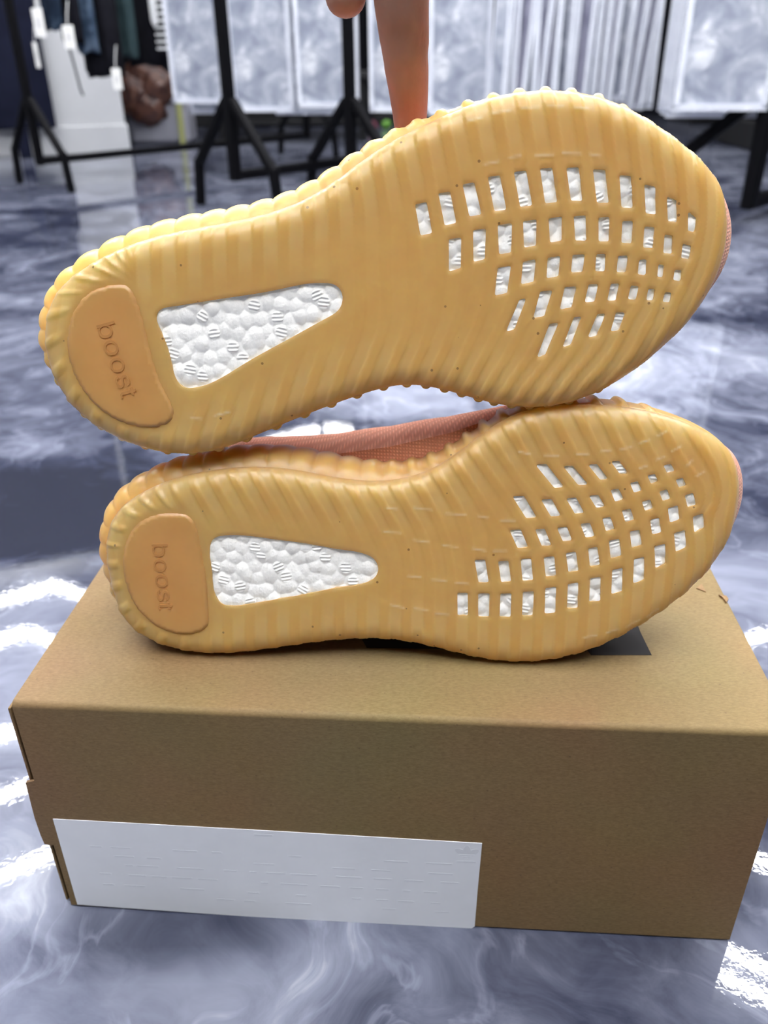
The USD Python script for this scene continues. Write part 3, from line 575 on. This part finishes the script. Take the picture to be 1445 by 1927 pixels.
    if not up.exterior.is_ccw: uo_ = uo_[::-1]
    f_ = (uo_[:, 0]-amin)/L
    top_h = np.interp(f_, [0, .12, .3, .42, .6, .8, .93, 1.0], [.098, .096, .088, .092, .074, .056, .044, .036])
    spine = np.stack([np.clip(uo_[:, 0], amin+.045, amax-.045), np.interp(uo_[:, 0], [amin+.03, cen[0], amax-.03], [np.median(ol[ol[:, 0] < amin+.06][:, 1]), cen[1], cen[1]+.004])], 1)
    hs_u = .017+.011*smoothstep(.70, .36, f_)-.008*smoothstep(.88, .97, f_); toe_b = .0088*smoothstep(.90, .985, f_)
    tu = np.roll(uo_, -1, 0)-np.roll(uo_, 1, 0); tu /= np.linalg.norm(tu, axis=1, keepdims=True); Nu = np.stack([tu[:, 1], -tu[:, 0]], 1)
    R = []
    for ph in np.linspace(0, 1, 15):
        a = ph*math.pi/2; s_ = 1-math.cos(a)**.36; zz = hs_u*.82+(top_h-hs_u*.82)*math.sin(a)**.9
        q = uo_+(spine-uo_)*np.minimum(s_, .97)+Nu*(toe_b*np.clip(Nu[:, 0], 0, 1)**3*(np.sin(min(1, ph*3.2)*math.pi/2)*(1-smoothstep(.35, .9, ph))))[:, None]
        q = q+Nu*(D['bulge']*np.clip(Nu[:, 1], 0, 1)*smoothstep(.04, .2, f_)*smoothstep(.75, .5, f_)*math.sin(ph*math.pi))[:, None]; low = np.clip(-Nu[:, 1], 0, 1); q = q+np.array([0, 1.])*((zz-.006)*.27*low*(1-s_))[:, None]
        R.append(np.c_[q, -zz-.004+cfwd])
    V, F = rings_mesh(np.array(R), True)
    mm = trimesh.Trimesh(Sw(V), F[:, ::-1], process=False)
    # cut the foot opening
    foot = trimesh.creation.icosphere(3); fv = foot.vertices*np.array([.060, .026, .060]); oc = np.array([amin+.085, spine[:, 1].mean(), -.105+cfwd])
    try:
        bot = rings_mesh(np.array([R[0]]), True); solid_v = np.vstack([V, np.r_[R[0].mean(0)][None]]); n0 = len(R[0]); i = np.arange(n0)
        Fs = np.vstack([F, np.stack([(i+1) % n0, i, np.full(n0, len(V))], 1)])
        A = m3.Manifold(m3.Mesh(solid_v.astype(np.float32), Fs[:, ::-1].astype(np.uint32)))
        if A.volume() < 0: A = m3.Manifold(m3.Mesh(solid_v.astype(np.float32), Fs.astype(np.uint32)))
        Bm = m3.Manifold(m3.Mesh((fv+oc).astype(np.float32), foot.faces.astype(np.uint32)))
        r = (A-Bm).to_mesh(); vv = np.array(r.vert_properties)[:, :3]; assert len(vv) > 100
        mm = trimesh.Trimesh(Sw(vv), np.array(r.tri_verts), process=False)
    except Exception as e: print('upper', e)
    obj('upper', mm, 'knit', t, 50)
    return t

build_shoe(BOT, 'sneaker', 'lower gum soled sneaker lying on its side on the shoe box lid', 0.0)
build_shoe(TOP, 'sneaker', 'upper gum soled sneaker held by a finger on top of the other sneaker', .0035)

# ------------------------------------------------------------------ hand that steadies the upper sneaker
def hull_chain(chain):
    out = None
    for (p, r), (q, s) in zip(chain[:-1], chain[1:]):
        hh = m3.Manifold.batch_hull([m3.Manifold.sphere(r, 28).translate(tuple(map(float, p))), m3.Manifold.sphere(s, 28).translate(tuple(map(float, q)))])
        out = hh if out is None else out+hh
    return out
def hp(px, py, d): return C+ray(px, py)*d       # d: metres along the camera's axis
def ch(l): return [(hp(x, y, d), r*d/FPX) for x, y, d, r in l]
def hand():
    fingers = [
        ch([(700, -520, .315, 75), (752, -170, .318, 58), (755, 0, .335, 52), (762, 92, .347, 45), (768, 160, .357, 38), (771, 205, .367, 33.5), (772, 262, .377, 27)]),   # index, pressing on the shoe
        ch([(640, -520, .315, 78), (640, -170, .328, 52), (644, -70, .336, 45), (650, -10, .338, 39)]),                                        # middle finger, bent
        ch([(570, -510, .325, 76), (556, -190, .345, 50), (556, -110, .355, 44), (562, -75, .368, 37)]),                                       # ring
        ch([(505, -490, .335, 66), (474, -230, .358, 42), (476, -160, .368, 37), (486, -125, .380, 31)]),                                       # little
        ch([(720, -560, .31, 72), (860, -390, .30, 58), (915, -270, .300, 49), (925, -180, .302, 40)])]                                       # thumb
    palm = ch([(560, -330, .335, 82), (720, -330, .312, 84)]), ch([(600, -520, .335, 88), (700, -520, .315, 90)]), ch([(640, -360, .322, 92), (650, -640, .318, 96), (680, -860, .312, 100)])
    w0, r0 = palm[2][-1]; arm = [(w0, r0), (w0+np.array([.03, -.04, .06]), .026), (np.array([.17, .06, .74]), .036), (np.array([.29, -.08, .90]), .044)]
    A = hull_chain(arm)
    for cset in fingers+list(palm):
        m = hull_chain(cset); A = m if A is None else A+m
    A = A.refine_to_length(.003); g = A.to_mesh()
    tmh = trimesh.Trimesh(np.array(g.vert_properties)[:, :3], np.array(g.tri_verts), process=True)
    trimesh.smoothing.filter_taubin(tmh, .5, .53, 14)
    # creases at the middle joint
    v = tmh.vertices
    for cx, cy, d in ((764, 118, .351), (761, 98, .348)):
        p = hp(cx, cy, d); dist = np.abs((v-p)@UP); near = np.linalg.norm(v-p, axis=1) < .018
        v = v-near[:, None]*(tmh.vertex_normals*(.00045*np.exp(-(dist/.0011)**2))[:, None])
    tmh.vertices = v
    return tmh
hm = hand()
hd = thing('person', 'person reaching down with one bare finger pressing on the upper sneaker', 'person', hm.vertices[hm.vertices[:, 2].argmin()])
obj('hand', hm, 'skin', hd, True)

# ------------------------------------------------------------------ racks
RD = np.array([.674, .739, 0]); RF = np.array([.739, -.674, 0])      # along the rails; across the feet
def z_at(px, py, P): d = ray(px, py); k = math.hypot(P[0], P[1])/math.hypot(d[0], d[1]); return HC+d[2]*k
def rack(P, label, jz, railz, span=.36, length=1.25, topz=1.5, w=.030, d=RD, f=RF):
    t = thing('clothes_rack', label, 'clothes rack', P, 'black metal clothes racks')
    for s in (0, 1):
        Q = P+d*length*s
        obj('post', bar(Q+ez*(railz-.015), Q+ez*topz, w), 'steel', t, False)
        for g in (-1, 1):
            kn = Q+f*g*span*.46+ez*(jz*.42); ft = Q+f*g*span*.5
            obj('leg', cat_([bar(Q+ez*(jz+.01)+f*g*.012, kn, w*.85), bar(kn+ez*.012, ft, w*.85)]), 'steel', t, False)
    obj('bottom_rail', bar(P+ez*railz, P+d*length+ez*railz, w*.9), 'steel', t, False)
    obj('top_rail', bar(P+ez*topz, P+d*length+ez*topz, w*.9), 'steel', t, False)
    return t
R1 = (onz(38, 345, 0)+onz(135, 362, 0))/2; R1[2] = 0
R2 = onz(378, 385, 0)+RF*.18; R2[2] = 0
R3 = onz(586, 372, 0)+RF*.18; R3[2] = 0
R4 = onz(1402, 420, 0); R4[2] = 0
rack(R1, 'black metal clothes rack at the left holding jeans and a tagged jacket', z_at(50, 192, R1), z_at(75, 303, R1), w=.026)
rack(R2, 'black metal clothes rack left of the finger holding clear bags', z_at(438, 196, R2), z_at(447, 330, R2))
rack(R3, 'black metal clothes rack right behind the finger holding clear bags', z_at(685, 195, R3), z_at(690, 298, R3))
rack(R4, 'black metal clothes rack at the right edge beside the frosted bags', z_at(1440, 182, R4), .05, w=.036, span=.5)

# ------------------------------------------------------------------ clear bags
def bag(px0, px1, pyb, Y, label, group=None, yaw=-20, height=.62, th=.014, matn='clear_bag', content=None, seam=True, tilt=0., name='clear_bag', hang=1.5):
    """pouch hanging from a rail: bottom edge seen from px0 to px1 at photo row pyb, Y metres into the shop"""
    c = ony((px0+px1)/2, pyb, Y); wd = abs(ony(px1, pyb, Y)[0]-ony(px0, pyb, Y)[0])
    y_ = math.radians(yaw); dx = np.array([math.cos(y_), math.sin(y_), 0]); dn = np.array([-math.sin(y_), math.cos(y_), 0]); w = wd/max(.25, abs(math.cos(y_)))
    t = thing(name, label, 'plastic bag', c, group)
    dz = np.array([math.sin(tilt), 0, math.cos(tilt)])
    nu, nv = 14, 20; uu, vv = np.meshgrid(np.linspace(0, 1, nu), np.linspace(0, 1, nv))
    r = np.random.default_rng(int(px0*7+pyb))
    nz = meshkit.fbm(np.stack([uu*4+r.random()*9, vv*5+r.random()*9, 0*uu], -1), 3, int(px0))-.5
    pil = (16*uu*(1-uu)*np.clip(vv, 0, 1)*(1-vv*.6))**.5*.5
    V = []
    for s in (-1, 1):
        V.append(c+((uu-.5)*w)[..., None]*dx+(vv*height)[..., None]*dz+(s*(th*.2+th*pil)+.6*th*nz)[..., None]*dn)
    V = np.vstack([q.reshape(-1, 3) for q in V]); i = (np.arange(nv-1)[:, None]*nu+np.arange(nu-1)[None]).ravel(); n = nu*nv
    F = [np.stack([i, i+1, i+nu+1], 1), np.stack([i, i+nu+1, i+nu], 1), np.stack([i+n, i+n+nu+1, i+n+1], 1), np.stack([i+n, i+n+nu, i+n+nu+1], 1)]
    for e in (np.arange(nv)*nu, np.arange(nv)*nu+nu-1, np.arange(nu)):
        F += [np.stack([e[:-1], e[1:], e[1:]+n], 1), np.stack([e[:-1], e[1:]+n, e[:-1]+n], 1)]
    obj('sleeve', trimesh.Trimesh(V, np.vstack(F), process=False), matn, t, True)
    if seam:
        sw = .013 if w > .08 else .004
        for nm, (u0, u1, v0, v1) in (('side_seam', (-w/2, -w/2+sw, 0, height)), ('side_seam', (w/2-sw, w/2, 0, height)), ('bottom_seam', (-w/2, w/2, -.004, .012))):
            obj(nm, box(c+dx*(u0+u1)/2+dz*(v0+v1)/2, (u1-u0, th*1.9, v1-v0), np.array([dx, dn, dz])), 'seam_plastic', t, False)
    if content:
        cm, fr, top_ = content
        obj('folded_garment', box(c+dz*(height*(fr+top_)/2), (w*.82, th*.5, height*(top_-fr)), np.array([dx, dn, dz]), .003), cm, t, False)
    hz = c+dz*height
    obj('hanger_hook', tube([hz+ez*0, hz+ez*.02, hz+ez*max(.05, (hang-hz[2])*.7), hz+ez*max(.06, hang-hz[2]-.01)], .0025, 6), 'steel', t, True)
    return t
G1 = 'clear bags facing the camera'
bag(327, 432, 192, 3.35, 'narrow clear bag left of the second rack post with a red strip inside', yaw=-14, content=('white_cloth', .52, .95))
bag(440, 556, 208, 3.1, 'clear bag just right of the second rack post', yaw=-10, content=('white_cloth', .62, .95))
bag(357, 420, 212, 3.5, 'clear bag hanging lower behind the narrow one', yaw=-10)
bag(562, 676, 200, 3.0, 'clear crinkled bag below the bent fingertip', yaw=-8)
bag(520, 650, 213, 3.2, 'clear bag with a sagging bottom edge behind the crinkled one', yaw=-8)
bag(697, 812, 208, 2.95, 'clear bag half hidden behind the pressing finger', yaw=-10)
bag(806, 918, 214, 2.85, 'clear bag with a white folded top right of the finger', yaw=-8, content=('white_cloth', .34, .95), height=.6)
r_ = random.Random(11)
ords = ['first', 'second', 'third', 'fourth', 'fifth', 'sixth', 'seventh', 'eighth', 'ninth', 'tenth', 'eleventh', 'twelfth', 'thirteenth', 'fourteenth', 'fifteenth', 'sixteenth']
for k in range(16):
    x = 925+k*18.4+r_.uniform(-3, 3)
    bag(x, x+15+r_.uniform(0, 7), 192+r_.uniform(-8, 14), 2.72+.02*k+r_.uniform(-.03, .03), f'thin bag seen edge on, {ords[k]} from the left in the packed row', 'packed row of edge on bags', yaw=-66+r_.uniform(-7, 7),
        matn='smoky_bag' if k % 3 else 'clear_bag', th=.010, tilt=r_.uniform(-.02, .07), height=.6)
bag(1268, 1436, 205, 2.25, 'big frosted clear bag at the front of the right rack', yaw=-6, content=('grey_bin', .44, .9), height=.5)
bag(1256, 1420, 218, 2.32, 'white edged bag directly behind the big frosted bag', yaw=-8, height=.5)
bag(1248, 1400, 212, 2.42, 'white edged bag at the back of the right stack', yaw=-10, height=.5)
bag(1242, 1390, 206, 2.52, 'rearmost white edged bag beside the black gap', yaw=-12, height=.5)
rs = ony(338, 95, 3.42)
tag(obj('red_strip', box(rs+[0, 0, .05], (.022, .006, .42), None, .002), 'red_cloth', None, False), 'dark red strip of cloth hanging behind the narrow clear bag', 'cloth strip')

# ------------------------------------------------------------------ clothes on the left rack
def garment(px0, px1, pyb, Y, top, matn, name, label, cat, yaw=-35, th=.05, hem=None, group=None, seed=0, taper=1.0, stripes=False):
    c = ony((px0+px1)/2, pyb, Y); w = abs(ony(px1, pyb, Y)[0]-ony(px0, pyb, Y)[0])/math.cos(math.radians(yaw))
    y_ = math.radians(yaw); dx = np.array([math.cos(y_), math.sin(y_), 0]); dn = np.array([-math.sin(y_), math.cos(y_), 0]); H_ = top-c[2]
    t = thing(name, label, cat, c, group)
    nr, na = 14, 28; R = []
    for i in range(nr):
        v = i/(nr-1); a = np.arange(na)*2*np.pi/na; s = 1+(taper-1)*v
        fold = 1+.22*np.sin(a*5+seed+v*1.5)+.10*np.sin(a*9+seed*2)
        x = np.cos(a)*w/2*s; y = np.sin(a)*th/2*fold
        R.append(c+x[:, None]*dx+y[:, None]*dn+ez*(v*H_+(.012*np.sin(a*3+seed) if i == 0 else 0*a))[:, None])
    V, F = rings_mesh(np.array(R), True); n0 = na; i = np.arange(n0); V = np.vstack([V, R[0].mean(0)[None]]); F = np.vstack([F, np.stack([(i+1) % n0, i, np.full(n0, len(V)-1)], 1)])
    obj('cloth', trimesh.Trimesh(V, F, process=False), matn, t, 60)
    if hem: obj('hem', box(c+ez*.012, (w*1.01, th*1.15, .02), np.array([dx, dn, ez]), .004), hem, t, False)
    if stripes:
        for k in range(12): obj('stripe', box(c+ez*(.012+.022*k), (w*1.02, th*1.16, .008), np.array([dx, dn, ez])), 'white_cloth', t, False)
    return t
garment(85, 122, 52, 3.25, 1.42, 'denim', 'jeans', 'dark blue jeans leg beside the first white tag', 'jeans', seed=1)
garment(118, 160, 78, 3.3, 1.42, 'black_cloth', 'jacket', 'black jacket panel left of the faded jeans', 'jacket', seed=2)
garment(143, 190, 96, 3.35, 1.42, 'faded_denim', 'jeans', 'faded blue jeans hem lit in the middle of the left rack', 'jeans', seed=3)
garment(160, 236, 140, 3.4, 1.42, 'black_cloth', 'jacket', 'black jacket hanging lowest at the left rack', 'jacket', seed=4, th=.09)
garment(225, 262, 104, 3.45, 1.42, 'grey_green_cloth', 'trousers', 'grey green trouser leg in front of the black top', 'trousers', seed=5)
garment(240, 322, 120, 3.6, 1.42, 'black_cloth', 'top', 'black top hanging between trousers and striped sleeve', 'top', seed=6, th=.08)
garment(302, 318, 98, 3.5, 1.42, 'black_cloth', 'sleeve', 'black and white striped sleeve beside the clear bag', 'sleeve', seed=7, th=.03, stripes=True)
garment(286, 302, 42, 3.5, 1.42, 'white_cloth', 'shirt', 'white shirt corner hanging above the black top', 'shirt', seed=8, th=.03)
def hang_tag(px, py, w, h, Y, label, yaw=-10, tilt=.08):
    c = ony(px, py, Y); s = Y/FPX*.88; y_ = math.radians(yaw); dx = np.array([math.cos(y_), math.sin(y_), 0]); dn = np.array([-math.sin(y_), math.cos(y_), 0])
    t = thing('price_tag', label, 'tag', c)
    obj('card', box(c, (w*s, .002, h*s), np.array([dx, dn, ez]), .0006), 'tag_card', t, False)
    obj('card_print', box(c-dn*.0013, (w*s*.5, .0006, h*s*.35), np.array([dx, dn, ez])), 'faint_print_grey', t, False)
    obj('string', tube([c+ez*h*s*.45, c+ez*(h*s*.5+.03)+dn*.01, c+ez*(h*s*.5+.07)+dn*.03], .0012, 5), 'white_cloth', t, True)
hang_tag(73, 43, 21, 46, 3.05, 'white price tag hanging furthest left on the jeans')
hang_tag(130, 70, 22, 38, 3.15, 'grey white price tag in the middle of the left rack')
hang_tag(220, 149, 18, 36, 3.2, 'white price tag hanging lowest below the black jacket')
hang_tag(69, 104, 9, 42, 3.3, 'narrow pale tag on the navy panel')
dc = ony(141, 135, 3.3)
tag(obj('drawstring', tube([dc+[-.008, 0, .09], dc+[0, 0, .03], dc+[.01, 0, -.06], dc+[.016, 0, -.075]], .004, 6), 'black_cloth', None, True), 'thin dark drawstring dangling below the grey tag', 'string')

# navy panel leaning on the white wall
pr, pbz = ony(107, 240, wl[1]-.16), None
npn = thing('navy_panel', 'dark navy board standing in front of the white wall at the left edge', 'panel', pr)
obj('board', box(pr-dwl*.6+ez*.98, (1.2, .04, 1.96), Rw, .006), 'navy_panel', npn, False)
obj('foot', box(np.array([*(pr-dwl*.15)[:2], pr[2]/2]), (.05, .05, pr[2]), Rw, .004), 'navy_panel', npn, False)
obj('foot', box(np.array([*(pr-dwl*1.05)[:2], pr[2]/2]), (.05, .05, pr[2]), Rw, .004), 'navy_panel', npn, False)

# goods behind the wall end
def lump(px, py, Y, rx, rz, matn, name, label, cat, seed=0):
    c = ony(px, py, Y); s = Y/FPX; c[2] = max(c[2], rz*s*1.05) if name == 'bag_of_brown_goods' else rz*s*.98; ico = trimesh.creation.icosphere(3); v = ico.vertices.copy(); nz = meshkit.fbm(v*2.2+seed, 3, seed)
    v = v*(.75+.5*nz)[:, None]*np.array([rx*s, rx*s*.6, rz*s]); ico.vertices = v+c
    return tag(obj(name, ico, matn, None, True), label, cat) if name != 'bag_of_brown_goods' else tag(obj(name, cat_([trimesh.Trimesh((v*q+np.array(o)*rx*s)+c, ico.faces) for o, q in (((-.35, 0, -.1), .8), ((.45, 0, .1), .7), ((.1, -.1, -.5), .65), ((.0, 0, .55), .5))]), matn, None, True), label, cat)
lump(268, 172, 4.6, 50, 42, 'brown_goods', 'bag_of_brown_goods', 'clear bag of brown and red goods beside the white wall end', 'bag', 3)
bn = onz(300, 285, 0); bn = ony(300, 262, 4.7)
bin_ = thing('storage_bin', 'grey plastic storage bin on the floor under the brown goods', 'bin', (bn[0], bn[1], 0))
w_ = .3
obj('tub', cat_([box((bn[0]+.03, bn[1], .10), (w_, .22, .2), None, .02)]), 'grey_bin', bin_, False)
obj('lid', box((bn[0]+.03, bn[1], .205), (w_+.03, .25, .02), None, .008), 'seam_plastic', bin_, False)
pp = onz(343, 270, 0)+np.array([.03, -.12, 0])
tag(obj('olive_pole', tube([pp, pp+ez*.5, pp+ez*1.3], .016, 12), 'olive_pole', None, True), 'thin olive pole standing behind the narrow clear bag', 'pole')

# low dark display table and boxes far behind the bags
def table(cx, cy, w, d, h, label):
    t = thing('display_table', label, 'table', (cx, cy, 0))
    obj('tabletop', box((cx, cy, h), (w, d, .035), None, .005), 'dark_wood', t, False)
    for sx in (-1, 1):
        for sy in (-1, 1): obj('leg', bar((cx+sx*(w/2-.04), cy+sy*(d/2-.04), 0), (cx+sx*(w/2-.04), cy+sy*(d/2-.04), h), .035), 'dark_wood', t, False)
    obj('stretcher', bar((cx-w/2+.04, cy-d/2+.04, .09), (cx+w/2-.04, cy-d/2+.04, .09), .025), 'dark_wood', t, False)
table(-.45, 4.9, .8, .5, .30, 'low dark display table seen below the bags left of the finger')
table(.75, 5.2, .9, .5, .30, 'low dark display table far behind the finger')
for i, (x, y, w, h, lab_) in enumerate(((-.75, 5.9, 1.3, 1.3, 'tall dark clothes display at the back left of the finger'), (.7, 6.1, 1.5, 1.4, 'tall dark clothes display at the back behind the bags'), (2.3, 4.2, 1.3, 1.3, 'dark clothes display behind the right rack'), (2.6, 5.8, 1.4, 1.5, 'dark clothes display at the far right back'))):
    t = thing('clothes_display', lab_, 'clothes display', (x, y, 0))
    obj('base', box((x, y, .06), (w, .5, .12), None, .01), 'dark_wood', t, False)
    for k in range(9):
        xx = x-w/2+w*(k+.5)/9
        obj('garment', box((xx, y, .12+(h-.12)/2), (w/9*.9, .42+.05*math.sin(k*2.3+i), h-.12), None, .015), 'black_cloth', t, False)
lump(727, 219, 5.45, 8, 7, 'green_leaf', 'green_pouch', 'small bright green pouch on the floor left of the finger', 'pouch', 5)
lump(698, 226, 5.3, 11, 8, 'red_cloth', 'dark_red_bundle', 'dim red bundle low behind the third rack post', 'bundle', 6)
